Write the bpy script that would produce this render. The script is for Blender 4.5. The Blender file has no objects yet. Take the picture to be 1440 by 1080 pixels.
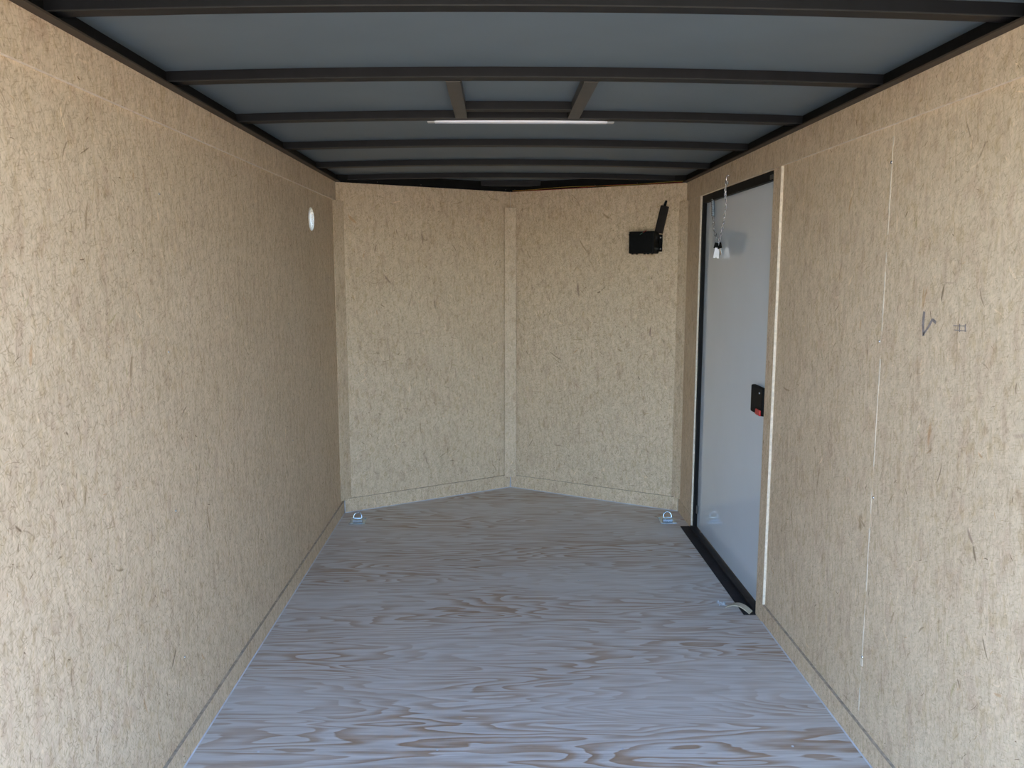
import bpy, bmesh, math, random
from mathutils import Vector, Matrix

random.seed(11)
SC = bpy.context.scene
COL = SC.collection

# ------------------------------------------------------------------ camera
cam_d = bpy.data.cameras.new('camera')
cam_d.sensor_width = 36.0
cam_d.lens = 1152.5 / 1440.0 * 36.0
cam_d.clip_start = 0.02
cam = bpy.data.objects.new('camera', cam_d)
COL.objects.link(cam)
cam.location = (-0.0759, 0.0, 1.272)
cam.rotation_euler = (math.pi / 2 - 0.1361, 0.0, -0.0179)
SC.camera = cam

# ------------------------------------------------------------------ daylight
SUN_ELEV = math.radians(48)
SUN_AZ = math.radians(50)          # measured from +Y towards +X
world = bpy.data.worlds.new('sky')
SC.world = world
world.use_nodes = True
wn = world.node_tree
bg = wn.nodes['Background']
sky = wn.nodes.new('ShaderNodeTexSky')
sky.sky_type = 'NISHITA'
sky.sun_disc = False
sky.sun_elevation = SUN_ELEV
sky.sun_rotation = SUN_AZ
sky.dust_density = 0.6
sky.air_density = 1.0
tint = wn.nodes.new('ShaderNodeMix')
tint.data_type = 'RGBA'
tint.blend_type = 'MULTIPLY'
tint.inputs[0].default_value = 1.0
tint.inputs[7].default_value = (0.90, 0.985, 1.13, 1.0)
wn.links.new(sky.outputs[0], tint.inputs[6])
wn.links.new(tint.outputs[2], bg.inputs[0])
bg.inputs[1].default_value = 0.42

sun_d = bpy.data.lights.new('sun', 'SUN')
sun_d.energy = 5.0
sun_d.angle = math.radians(0.6)
sun_d.color = (1.0, 0.93, 0.82)
sun = bpy.data.objects.new('sun', sun_d)
COL.objects.link(sun)
sd = Vector((math.sin(SUN_AZ) * math.cos(SUN_ELEV), math.cos(SUN_AZ) * math.cos(SUN_ELEV), math.sin(SUN_ELEV)))
sun.rotation_euler = sd.to_track_quat('Z', 'Y').to_euler()
sun.location = sd * 20

vs = SC.view_settings
vs.view_transform = 'Standard'
vs.look = 'None'
vs.gamma = 1.0
vs.use_curve_mapping = False
vs.exposure = 2.31
SC.cycles.max_bounces = 16
SC.cycles.diffuse_bounces = 10
SC.cycles.glossy_bounces = 6
SC.cycles.sample_clamp_indirect = 8.0

# ------------------------------------------------------------------ dimensions
HW = 0.89            # half width between the faces of the wood strips
T = 0.009            # strip thickness
REAR = 0.30          # rear opening
CORNER = 4.24        # where the side walls meet the V nose
NOSE = 4.757
TOP = 1.721          # top of the plywood
HEAD = 1.629         # underside of the header strips
BASE = 0.066
ROOF = 1.79

# ------------------------------------------------------------------ materials
def new_mat(name):
    m = bpy.data.materials.new(name)
    m.use_nodes = True
    nt = m.node_tree
    return m, nt, nt.nodes['Principled BSDF']

def node(nt, typ, **kw):
    n = nt.nodes.new(typ)
    for k, v in kw.items():
        setattr(n, k, v)
    return n

def ramp(nt, stops, interp='LINEAR'):
    r = nt.nodes.new('ShaderNodeValToRGB')
    r.color_ramp.interpolation = interp
    e = r.color_ramp.elements
    while len(e) < len(stops):
        e.new(0.5)
    for i, (p, c) in enumerate(stops):
        e[i].position = p
        e[i].color = (c[0], c[1], c[2], 1.0)
    return r

def mixc(nt, a, b, fac, blend='MIX'):
    m = nt.nodes.new('ShaderNodeMix')
    m.data_type = 'RGBA'
    m.blend_type = blend
    def put(sock, v):
        if isinstance(v, bpy.types.NodeSocket):
            nt.links.new(v, sock)
        elif isinstance(v, (int, float)):
            sock.default_value = v
        else:
            sock.default_value = (v[0], v[1], v[2], 1.0)
    put(m.inputs[0], fac)
    put(m.inputs[6], a)
    put(m.inputs[7], b)
    return m.outputs[2]

def plain(name, col, rough=0.5, metal=0.0, spec=0.5, noise=0.0, scale=40.0, coat=0.0, bump=0.0):
    m, nt, b = new_mat(name)
    b.inputs['Roughness'].default_value = rough
    b.inputs['Metallic'].default_value = metal
    b.inputs['Specular IOR Level'].default_value = spec
    b.inputs['Coat Weight'].default_value = coat
    b.inputs['Coat Roughness'].default_value = 0.04
    tc = node(nt, 'ShaderNodeTexCoord')
    n = node(nt, 'ShaderNodeTexNoise')
    n.inputs['Scale'].default_value = scale
    n.inputs['Detail'].default_value = 4
    nt.links.new(tc.outputs['Object'], n.inputs['Vector'])
    lo = [c * (1 - noise) for c in col]
    hi = [min(1, c * (1 + noise)) for c in col]
    r = ramp(nt, [(0.3, lo), (0.7, hi)])
    nt.links.new(n.outputs[0], r.inputs[0])
    nt.links.new(r.outputs[0], b.inputs['Base Color'])
    if bump:
        bp = node(nt, 'ShaderNodeBump')
        bp.inputs['Strength'].default_value = bump
        bp.inputs['Distance'].default_value = 0.002
        nt.links.new(n.outputs[0], bp.inputs['Height'])
        nt.links.new(bp.outputs[0], b.inputs['Normal'])
    return m

def flakeboard(name, base, streak=(1.0, 1.0, 1.0)):
    """Waferboard: layers of stretched random cells at several angles; single flakes come from the mesh attribute 'flake'."""
    m, nt, b = new_mat(name)
    L = nt.links.new
    tc = node(nt, 'ShaderNodeTexCoord')
    oi = node(nt, 'ShaderNodeObjectInfo')
    off = node(nt, 'ShaderNodeVectorMath', operation='SCALE')
    cmb = node(nt, 'ShaderNodeCombineXYZ')
    for i in range(3):
        L(oi.outputs['Random'], cmb.inputs[i])
    L(cmb.outputs[0], off.inputs[0])
    off.inputs['Scale'].default_value = 7.3
    add = node(nt, 'ShaderNodeVectorMath', operation='ADD')
    L(tc.outputs['Object'], add.inputs[0])
    L(off.outputs[0], add.inputs[1])
    wob = node(nt, 'ShaderNodeTexNoise')
    wob.inputs['Scale'].default_value = 26
    wob.inputs['Detail'].default_value = 2
    L(add.outputs[0], wob.inputs['Vector'])
    wv = node(nt, 'ShaderNodeVectorMath', operation='MULTIPLY_ADD')
    L(wob.outputs['Color'], wv.inputs[0])
    wv.inputs[1].default_value = (0.009, 0.0, 0.009)
    L(add.outputs[0], wv.inputs[2])
    src = wv.outputs[0]
    light = tuple(min(1, c * 1.15) for c in base)
    mid = base
    dark = (base[0] * 0.66, base[1] * 0.61, base[2] * 0.54)
    col = None
    for k, (ang, sx, sz, fac) in enumerate([(0.3, 130, 22, 1.0), (1.2, 150, 26, 0.5), (2.2, 140, 24, 0.45), (-0.15, 190, 20, 0.5), (0.85, 260, 60, 0.35)]):
        mp = node(nt, 'ShaderNodeMapping')
        mp.vector_type = 'POINT'
        mp.inputs['Rotation'].default_value = (0, ang, 0)
        L(src, mp.inputs['Vector'])
        sc = node(nt, 'ShaderNodeVectorMath', operation='MULTIPLY')
        sc.inputs[1].default_value = (sx, 6, sz)
        L(mp.outputs[0], sc.inputs[0])
        v = node(nt, 'ShaderNodeTexVoronoi')
        v.inputs['Scale'].default_value = 1.0
        L(sc.outputs[0], v.inputs['Vector'])
        sep = node(nt, 'ShaderNodeSeparateColor')
        L(v.outputs['Color'], sep.inputs[0])
        r = ramp(nt, [(0.0, dark), (0.18, tuple(c * 0.93 for c in mid)), (0.6, mid), (1.0, light)])
        L(sep.outputs[0], r.inputs[0])
        col = r.outputs[0] if col is None else mixc(nt, col, r.outputs[0], fac)
    # scattered dark slivers
    for ang, th in ((0.5, 0.955), (1.9, 0.965), (-0.6, 0.96)):
        mp = node(nt, 'ShaderNodeMapping')
        mp.inputs['Rotation'].default_value = (0, ang, 0)
        L(src, mp.inputs['Vector'])
        sc = node(nt, 'ShaderNodeVectorMath', operation='MULTIPLY')
        sc.inputs[1].default_value = (300, 6, 55)
        L(mp.outputs[0], sc.inputs[0])
        v = node(nt, 'ShaderNodeTexVoronoi')
        v.inputs['Scale'].default_value = 1.0
        L(sc.outputs[0], v.inputs['Vector'])
        sep = node(nt, 'ShaderNodeSeparateColor')
        L(v.outputs['Color'], sep.inputs[0])
        gt = node(nt, 'ShaderNodeMath', operation='GREATER_THAN')
        gt.inputs[1].default_value = th
        L(sep.outputs[1], gt.inputs[0])
        inside = node(nt, 'ShaderNodeMapRange')
        inside.inputs['From Min'].default_value = 0.55
        inside.inputs['From Max'].default_value = 0.15
        L(v.outputs['Distance'], inside.inputs['Value'])
        f = node(nt, 'ShaderNodeMath', operation='MULTIPLY')
        L(gt.outputs[0], f.inputs[0])
        L(inside.outputs[0], f.inputs[1])
        f2 = node(nt, 'ShaderNodeMath', operation='MULTIPLY')
        L(f.outputs[0], f2.inputs[0])
        f2.inputs[1].default_value = 0.42
        col = mixc(nt, col, (base[0] * 0.42, base[1] * 0.37, base[2] * 0.31), f2.outputs[0])
    # short fine fibres
    for ang in (0.2, 1.35, 2.5):
        mp = node(nt, 'ShaderNodeMapping')
        mp.inputs['Rotation'].default_value = (0, ang, 0)
        L(src, mp.inputs['Vector'])
        sc = node(nt, 'ShaderNodeVectorMath', operation='MULTIPLY')
        sc.inputs[1].default_value = (330, 5, 60)
        L(mp.outputs[0], sc.inputs[0])
        fn = node(nt, 'ShaderNodeTexNoise')
        fn.inputs['Scale'].default_value = 1.0
        fn.inputs['Detail'].default_value = 2.0
        L(sc.outputs[0], fn.inputs['Vector'])
        fr_ = ramp(nt, [(0.28, (0.62, 0.57, 0.50)), (0.42, (0.97, 0.965, 0.96)), (0.60, (1.0, 1.0, 1.0)), (0.78, (1.08, 1.08, 1.08))])
        L(fn.outputs[0], fr_.inputs[0])
        col = mixc(nt, col, fr_.outputs[0], 0.62, 'MULTIPLY')
    # broad uneven tone of the sheet
    n = node(nt, 'ShaderNodeTexNoise')
    n.inputs['Scale'].default_value = 3.5
    n.inputs['Detail'].default_value = 5
    L(add.outputs[0], n.inputs['Vector'])
    r = ramp(nt, [(0.3, (0.93, 0.92, 0.90)), (0.7, (1.0, 1.0, 1.0))])
    L(n.outputs[0], r.inputs[0])
    col = mixc(nt, col, r.outputs[0], 1.0, 'MULTIPLY')
    # soft clouds of paler, greyer and yellower chips
    for k_, (mul, stops) in enumerate((((34, 4, 13), [(0.34, (0.90, 0.86, 0.86)), (0.47, (1, 1, 1)), (0.60, (1, 1, 1)), (0.72, (1.07, 1.07, 1.08))]),
                                      ((52, 4, 24), [(0.34, (0.90, 0.87, 0.80)), (0.46, (1, 1, 1)), (0.62, (1, 1, 1)), (0.74, (1.02, 1.05, 1.02))]))):
        sc = node(nt, 'ShaderNodeVectorMath', operation='MULTIPLY_ADD')
        sc.inputs[1].default_value = mul
        sc.inputs[2].default_value = (17.0 * k_, 3.0, 5.0 * k_)
        L(src, sc.inputs[0])
        cn = node(nt, 'ShaderNodeTexNoise')
        cn.inputs['Scale'].default_value = 1.0
        cn.inputs['Detail'].default_value = 3.0
        cn.inputs['Distortion'].default_value = 0.5
        L(sc.outputs[0], cn.inputs['Vector'])
        cr = ramp(nt, stops)
        L(cn.outputs[0], cr.inputs[0])
        col = mixc(nt, col, cr.outputs[0], 1.0, 'MULTIPLY')
    at = node(nt, 'ShaderNodeAttribute')
    at.attribute_name = 'flake'
    col = mixc(nt, col, at.outputs['Color'], 1.0, 'MULTIPLY')
    L(col, b.inputs['Base Color'])
    b.inputs['Roughness'].default_value = 0.62
    b.inputs['Specular IOR Level'].default_value = 0.35
    bp = node(nt, 'ShaderNodeBump')
    bp.inputs['Strength'].default_value = 0.05
    bp.inputs['Distance'].default_value = 0.001
    L(wob.outputs[0], bp.inputs['Height'])
    L(bp.outputs[0], b.inputs['Normal'])
    return m

def plywood_floor():
    m, nt, b = new_mat('plywood_floor')
    L = nt.links.new
    tc = node(nt, 'ShaderNodeTexCoord')
    sep = node(nt, 'ShaderNodeSeparateXYZ')
    L(tc.outputs['Object'], sep.inputs[0])
    def math_(op, a, bb=None, c=None):
        n = node(nt, 'ShaderNodeMath', operation=op)
        for i, v in enumerate((a, bb, c)):
            if v is None:
                continue
            if isinstance(v, bpy.types.NodeSocket):
                L(v, n.inputs[i])
            else:
                n.inputs[i].default_value = v
        return n.outputs[0]
    # growth-ring field of the peeled veneer: long islands across the trailer
    def field(ox, sx, sy, detail, rough, dist):
        c = node(nt, 'ShaderNodeCombineXYZ')
        L(math_('MULTIPLY', sep.outputs[0], sx), c.inputs[0])
        L(math_('MULTIPLY', sep.outputs[1], sy), c.inputs[1])
        c.inputs[2].default_value = ox
        n = node(nt, 'ShaderNodeTexNoise')
        n.inputs['Scale'].default_value = 1.0
        n.inputs['Detail'].default_value = detail
        n.inputs['Roughness'].default_value = rough
        n.inputs['Distortion'].default_value = dist
        L(c.outputs[0], n.inputs['Vector'])
        return n.outputs[0]
    f1 = field(3.7, 1.15, 7.5, 2.0, 0.45, 0.3)
    f2 = field(9.1, 5.0, 26.0, 2.0, 0.5, 0.0)
    h = math_('MULTIPLY_ADD', f2, 0.10, f1)
    ring = math_('FRACT', math_('MULTIPLY', h, 15.0))
    # soft earlywood rising to a sharp latewood edge
    r = ramp(nt, [(0.0, (0.0,) * 3), (0.38, (0.10,) * 3), (0.72, (0.85,) * 3), (0.93, (1.0,) * 3), (1.0, (0.0,) * 3)])
    L(ring, r.inputs[0])
    big = field(21.0, 1.1, 3.2, 2.0, 0.5, 0.2)
    rb = ramp(nt, [(0.36, (0.25,) * 3), (0.62, (1.0,) * 3)])
    L(big, rb.inputs[0])
    fac = math_('MULTIPLY', r.outputs[0], rb.outputs[0])
    pale = (0.66, 0.645, 0.625)
    tan = (0.42, 0.30, 0.21)
    col = mixc(nt, pale, tan, fac)
    # fine pores running across
    p1 = field(1.3, 7.0, 260.0, 3.0, 0.6, 0.0)
    rp = ramp(nt, [(0.33, (0.78, 0.76, 0.74)), (0.55, (1.0, 1.0, 1.0))])
    L(p1, rp.inputs[0])
    col = mixc(nt, col, rp.outputs[0], 0.75, 'MULTIPLY')
    p2 = field(5.3, 3.0, 60.0, 3.0, 0.6, 0.0)
    rq = ramp(nt, [(0.35, (0.86, 0.84, 0.82)), (0.6, (1.0, 1.0, 1.0))])
    L(p2, rq.inputs[0])
    col = mixc(nt, col, rq.outputs[0], 0.8, 'MULTIPLY')
    L(col, b.inputs['Base Color'])
    b.inputs['Roughness'].default_value = 0.42
    b.inputs['Specular IOR Level'].default_value = 0.5
    bp = node(nt, 'ShaderNodeBump')
    bp.inputs['Strength'].default_value = 0.10
    bp.inputs['Distance'].default_value = 0.001
    L(p1, bp.inputs['Height'])
    L(bp.outputs[0], b.inputs['Normal'])
    return m

def gravel():
    m, nt, b = new_mat('gravel_ground')
    tc = node(nt, 'ShaderNodeTexCoord')
    n = node(nt, 'ShaderNodeTexNoise')
    n.inputs['Scale'].default_value = 30
    n.inputs['Detail'].default_value = 8
    nt.links.new(tc.outputs['Object'], n.inputs['Vector'])
    r = ramp(nt, [(0.3, (0.32, 0.225, 0.135)), (0.7, (0.52, 0.385, 0.235))])
    nt.links.new(n.outputs[0], r.inputs[0])
    nt.links.new(r.outputs[0], b.inputs['Base Color'])
    b.inputs['Roughness'].default_value = 0.9
    return m

def translucent(name, col, amount=0.6, rough=0.4):
    m, nt, b = new_mat(name)
    b.inputs['Roughness'].default_value = rough
    b.inputs['Base Color'].default_value = (*col, 1)
    tr = node(nt, 'ShaderNodeBsdfTranslucent')
    n = node(nt, 'ShaderNodeTexNoise')
    n.inputs['Scale'].default_value = 60
    r = ramp(nt, [(0.3, [c * 0.95 for c in col]), (0.7, col)])
    nt.links.new(n.outputs[0], r.inputs[0])
    nt.links.new(r.outputs[0], b.inputs['Base Color'])
    nt.links.new(r.outputs[0], tr.inputs['Color'])
    mx = node(nt, 'ShaderNodeMixShader')
    mx.inputs[0].default_value = amount
    nt.links.new(b.outputs[0], mx.inputs[1])
    nt.links.new(tr.outputs[0], mx.inputs[2])
    nt.links.new(mx.outputs[0], nt.nodes['Material Output'].inputs['Surface'])
    return m

OSB = (0.685, 0.543, 0.383)
M = {
    'board': flakeboard('flakeboard', OSB),
    'edge': plain('sawn_edge', (0.66, 0.57, 0.45), 0.8, noise=0.15, scale=90),
    'floor': plywood_floor(),
    'ground': gravel(),
    'roof': plain('roof_sheet', (0.115, 0.150, 0.175), 0.55, metal=0.0, spec=0.4, noise=0.04, scale=6),
    'steel': plain('dark_steel', (0.0075, 0.0080, 0.0098), 0.5, spec=0.22, noise=0.2, scale=20),
    'galv_and_lit': plain('bare_and_lit_steel', (0.050, 0.044, 0.037), 0.5, metal=0.0, noise=0.12, scale=25),  # lighter steel: lit undersides painted on vent rails; plain metal on door fittings
    'glint': plain('steel_edge_glint', (0.024, 0.024, 0.024), 0.5, spec=0.3, noise=0.1),  # paler than the bows: thin edge highlight put into the colour
    'flange': plain('warm_lit_flange', (0.050, 0.038, 0.027), 0.6, spec=0.3, noise=0.15, scale=12),  # warm light from below painted into the dark flange as brown
    'joint': plain('dark_joint', (0.42, 0.345, 0.26), 0.9, noise=0.3, scale=60),
    'black': plain('black_frame', (0.009, 0.009, 0.009), 0.55, spec=0.08, noise=0.2, scale=30),
    'sill': plain('dark_sill', (0.020, 0.018, 0.020), 0.6, spec=0.12, noise=0.25, scale=20),
    'door': plain('white_door_skin', (0.66, 0.74, 0.83), 0.5, spec=0.5, noise=0.012, scale=8, coat=1.0),
    'plastic': plain('black_plastic', (0.0075, 0.0078, 0.008), 0.55, spec=0.07, noise=0.2, scale=60),
    'brown': plain('dark_brown_sleeve', (0.016, 0.0125, 0.011), 0.6, spec=0.2, noise=0.2, scale=60),
    'zinc': plain('zinc_plate', (0.46, 0.55, 0.62), 0.25, metal=1.0, noise=0.1, scale=50),
    'chrome': plain('bright_steel', (0.75, 0.76, 0.78), 0.2, metal=1.0, noise=0.05, scale=50),
    'red': plain('red_plastic', (0.55, 0.01, 0.015), 0.35, noise=0.1),
    'white': plain('white_plastic', (0.80, 0.82, 0.88), 0.35, noise=0.02),
    'tag': plain('white_tag', (0.90, 0.90, 0.92), 0.45, noise=0.02),
    'clear': translucent('clear_end_cap', (0.6, 0.6, 0.6), 0.3),
    'vent': translucent('translucent_vent', (0.95, 0.95, 0.93), 0.75),
    'sealant': plain('pale_sealant', (0.52, 0.53, 0.57), 0.5, noise=0.15, scale=30),
    'tan': plain('tan_strip', (0.47, 0.42, 0.32), 0.6, noise=0.06, scale=50),
    'wrap': translucent('clear_wrapper', (0.75, 0.8, 0.85), 0.35, 0.1),
    'wire_red': plain('red_wire', (0.35, 0.02, 0.015), 0.5, noise=0.05),
    'wire_yellow': plain('yellow_wire', (0.45, 0.30, 0.03), 0.5, noise=0.05),
    'wire_green': plain('green_wire', (0.05, 0.14, 0.09), 0.5, noise=0.05),
    'pencil': plain('grey_marker', (0.25, 0.21, 0.20), 0.7, noise=0.25, scale=90),
    'skin': plain('outer_skin', (0.08, 0.08, 0.08), 0.4, noise=0.05),
}

# ------------------------------------------------------------------ mesh helpers
class MB:
    """Collects shapes and links them as one mesh object."""
    def __init__(self):
        self.bm = bmesh.new()
        self.mi = 0
    def _face(self, vs_):
        try:
            f = self.bm.faces.new(vs_)
            f.material_index = self.mi
            return f
        except ValueError:
            return None
    def box(self, x0, x1, y0, y1, z0, z1, bevel=0.0, mat=None):
        before = set(self.bm.faces)
        v = [self.bm.verts.new((x, y, z)) for x in (x0, x1) for y in (y0, y1) for z in (z0, z1)]
        q = [(0, 1, 3, 2), (4, 6, 7, 5), (0, 4, 5, 1), (2, 3, 7, 6), (0, 2, 6, 4), (1, 5, 7, 3)]
        fs = [self._face([v[i] for i in f]) for f in q]
        if bevel:
            es = list({e for f in fs for e in f.edges})
            bmesh.ops.bevel(self.bm, geom=es, offset=bevel, segments=2, affect='EDGES', profile=0.6)
            for f in self.bm.faces:
                if f not in before:
                    f.material_index = self.mi
        return self
    def prism(self, pts, axis, a0, a1):
        """pts: outline in the two other axes (cyclic order), extruded along axis from a0 to a1."""
        def mk(p, a):
            if axis == 'x':
                return (a, p[0], p[1])
            if axis == 'y':
                return (p[0], a, p[1])
            return (p[0], p[1], a)
        A = [self.bm.verts.new(mk(p, a0)) for p in pts]
        B = [self.bm.verts.new(mk(p, a1)) for p in pts]
        n = len(pts)
        self._face(A)
        self._face(B[::-1])
        for i in range(n):
            self._face([A[i], B[i], B[(i + 1) % n], A[(i + 1) % n]])
        return self
    def tube(self, pts, r, seg=10, closed=False, caps=True):
        P = [Vector(p) for p in pts]
        n = len(P)
        rings = []
        up = Vector((0.13, 0.27, 0.95))
        prev = None
        for i, p in enumerate(P):
            a = P[(i - 1) % n] if (closed or i > 0) else p
            b = P[(i + 1) % n] if (closed or i < n - 1) else p
            t = (b - a).normalized()
            if prev is None:
                s = t.cross(up)
                if s.length < 1e-3:
                    s = t.cross(Vector((1, 0, 0)))
                s.normalize()
            else:
                s = (prev - t * prev.dot(t)).normalized()
            prev = s
            u = t.cross(s)
            rr = r[i] if isinstance(r, (list, tuple)) else r
            rings.append([self.bm.verts.new(p + (s * math.cos(2 * math.pi * k / seg) + u * math.sin(2 * math.pi * k / seg)) * rr) for k in range(seg)])
        m = n if closed else n - 1
        for i in range(m):
            A, B = rings[i], rings[(i + 1) % n]
            for k in range(seg):
                f = self._face([A[k], A[(k + 1) % seg], B[(k + 1) % seg], B[k]])
                if f:
                    f.smooth = True
        if caps and not closed:
            self._face(rings[0][::-1])
            self._face(rings[-1])
        return self
    def cyl(self, p0, p1, r, seg=20):
        p0, p1 = Vector(p0), Vector(p1)
        return self.tube([p0, p1], r, seg)
    def build(self, name, mats, parent=None, matrix=None, flake=False):
        bmesh.ops.recalc_face_normals(self.bm, faces=self.bm.faces[:])
        me = bpy.data.meshes.new(name)
        self.bm.to_mesh(me)
        self.bm.free()
        if not isinstance(mats, (list, tuple)):
            mats = [mats]
        for m in mats:
            me.materials.append(m)
        o = bpy.data.objects.new(name, me)
        COL.objects.link(o)
        if matrix is not None:
            o.matrix_world = matrix
        if parent is not None:
            o.parent = parent
            o.matrix_parent_inverse = Matrix.Identity(4)
        return o

def structure(o, label=None):
    o['kind'] = 'structure'
    if label:
        o['label'] = label
    return o

def thing(o, label, cat, group=None):
    o['label'] = label
    o['category'] = cat
    if group:
        o['group'] = group
    return o

def empty(name, loc=(0, 0, 0), matrix=None):
    o = bpy.data.objects.new(name, None)
    o.empty_display_size = 0.05
    COL.objects.link(o)
    if matrix is not None:
        o.matrix_world = matrix
    else:
        o.location = loc
    return o

# local wall frames: x runs along the wall, y points into the room, z up; y = 0 is the face of the wood strips
def frame(origin, n):
    n = Vector(n).normalized()
    u = n.cross(Vector((0, 0, 1)))
    m = Matrix(((u.x, n.x, 0, origin[0]), (u.y, n.y, 0, origin[1]), (u.z, n.z, 1, origin[2]), (0, 0, 0, 1)))
    return m

NLEN = math.hypot(HW, NOSE - CORNER)
ND = Vector((HW / NLEN, -(NOSE - CORNER) / NLEN, 0))          # nose -> right corner
FR_L = frame((-HW, 0, 0), (1, 0, 0))                             # local x = -Y
FR_R = frame((HW, 0, 0), (-1, 0, 0))                             # local x = +Y
FR_NR = frame((0, NOSE, 0), (ND.y, -ND.x, 0))                    # local x: 0 at the nose, -NLEN at the right corner
FR_NL = frame((0, NOSE, 0), (-ND.y, -ND.x, 0))                   # local x: 0 at the nose, +NLEN at the left corner

# ------------------------------------------------------------------ flakes pressed into the board (surface pattern of the same mesh)
def add_flake(bm, lay, p0, p1, w, col, y, bend=0.0):
    a, b = Vector(p0), Vector(p1)
    d = b - a
    ln = d.length
    if ln < 1e-5:
        return
    d /= ln
    s = Vector((-d.y, d.x))
    n = 5
    rows = []
    for i in range(n):
        t = i / (n - 1)
        c = a + d * ln * t + s * bend * ln * math.sin(math.pi * t)
        ww = w * (math.sin(math.pi * t) ** 0.6 * 0.85 + 0.08) * random.uniform(0.75, 1.15)
        row = []
        for k, off in enumerate((-1, -0.35, 0.35, 1)):
            q = c + s * off * ww * 0.5
            v = bm.verts.new((q.x, y, q.y))
            edge = (k in (0, 3)) or i in (0, n - 1)
            v[lay] = (1, 1, 1, 1) if edge else (*col, 1)
            row.append(v)
        rows.append(row)
    for i in range(n - 1):
        for k in range(3):
            f = bm.faces.new((rows[i][k], rows[i][k + 1], rows[i + 1][k + 1], rows[i + 1][k]))
            f.normal_update()
            if f.normal.y < 0:
                f.normal_flip()

DARKS = [(0.40, 0.34, 0.28), (0.52, 0.46, 0.38), (0.62, 0.56, 0.48), (0.58, 0.54, 0.50), (0.70, 0.60, 0.46), (0.48, 0.42, 0.36)]
TINTS = [(0.84, 0.77, 0.75), (0.90, 0.76, 0.62), (0.82, 0.83, 0.70), (0.82, 0.78, 0.80), (0.74, 0.76, 0.71)]
LIGHTS = [(1.18, 1.18, 1.18), (1.14, 1.15, 1.17), (1.22, 1.20, 1.15)]

def scatter(o, rects, density, y, explicit=(), vertical=0.35, seed=1, holes=()):
    """Adds flakes to a board object's own mesh."""
    rnd = random.Random(seed)
    me = o.data
    bm = bmesh.new()
    bm.from_mesh(me)
    lay = bm.verts.layers.float_color.new('flake')
    for v in bm.verts:
        v[lay] = (1, 1, 1, 1)
    for (u0, u1, v0, v1) in rects:
        num = int(density * (u1 - u0) * (v1 - v0))
        for _ in range(num):
            cu, cv = rnd.uniform(u0, u1), rnd.uniform(v0, v1)
            ang = rnd.gauss(math.pi / 2, 0.45) if rnd.random() < vertical else rnd.uniform(0, math.pi)
            big = rnd.random()
            ln = rnd.uniform(0.004, 0.022) if big < 0.86 else rnd.uniform(0.022, 0.065)
            w = rnd.uniform(0.0008, 0.0030) if big < 0.86 else rnd.uniform(0.002, 0.008)
            k = rnd.random()
            if k < 0.52:
                c = rnd.choice(DARKS)
                g_ = 0.72 * rnd.random() if big < 0.86 else rnd.uniform(0.05, 0.70)
                c = tuple(g_ + (1 - g_) * x for x in c)
            elif k < 0.72:
                c = rnd.choice(TINTS)
                w *= 1.6
            else:
                c = rnd.choice(LIGHTS)
                w *= 1.5
            if rnd.random() < 0.07:
                c = (0.34, 0.28, 0.22)
                ln = rnd.uniform(0.006, 0.028)
                w = rnd.uniform(0.0018, 0.0045)
            dx, dz = math.cos(ang) * ln / 2, math.sin(ang) * ln / 2
            lo_u, hi_u = cu - abs(dx) - w, cu + abs(dx) + w
            lo_v, hi_v = cv - abs(dz) - w, cv + abs(dz) + w
            if lo_u < u0 or hi_u > u1 or lo_v < v0 or hi_v > v1:
                continue
            if any((cu - hu) ** 2 + (cv - hv) ** 2 < (hr + ln) ** 2 for hu, hv, hr in holes):
                continue
            add_flake(bm, lay, (cu - dx, cv - dz), (cu + dx, cv + dz), w, c, y + rnd.uniform(0.00008, 0.00030), rnd.uniform(-0.12, 0.12))
    for p0, p1, w, c in explicit:
        add_flake(bm, lay, p0, p1, w, c, y + rnd.uniform(0.00032, 0.0004), 0.05)
    bm.to_mesh(me)
    bm.free()

# ------------------------------------------------------------------ ground outside
g = MB().box(-40, 40, -40, 40, -0.62, -0.55).build('ground', M['ground'])
structure(g)

# ------------------------------------------------------------------ floor
fl = MB().prism([(-0.93, REAR), (0.93, REAR), (0.93, CORNER + 0.02), (0, NOSE + 0.04), (-0.93, CORNER + 0.02)], 'z', -0.03, 0.0).build('floor', M['floor'])
structure(fl)
# countersunk floor screws
for (x, y) in ((-0.718, 2.051), (0.257, 2.046), (-0.24, 2.05), (0.72, 2.05), (-0.72, 3.27), (0.26, 3.26)):
    m = MB()
    m.cyl((x, y, -0.001), (x, y, 0.0008), 0.0036, 12)
    m.cyl((x, y, 0.0007), (x, y, 0.0012), 0.0022, 8)
    m.build('floor_screw', M['sealant'], fl)

# ------------------------------------------------------------------ side walls
DK = (0.45, 0.41, 0.37)
MD = (0.66, 0.60, 0.53)
PU = (0.62, 0.56, 0.58)
OR = (0.88, 0.74, 0.62)
LT = (1.3, 1.28, 1.22)

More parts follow.
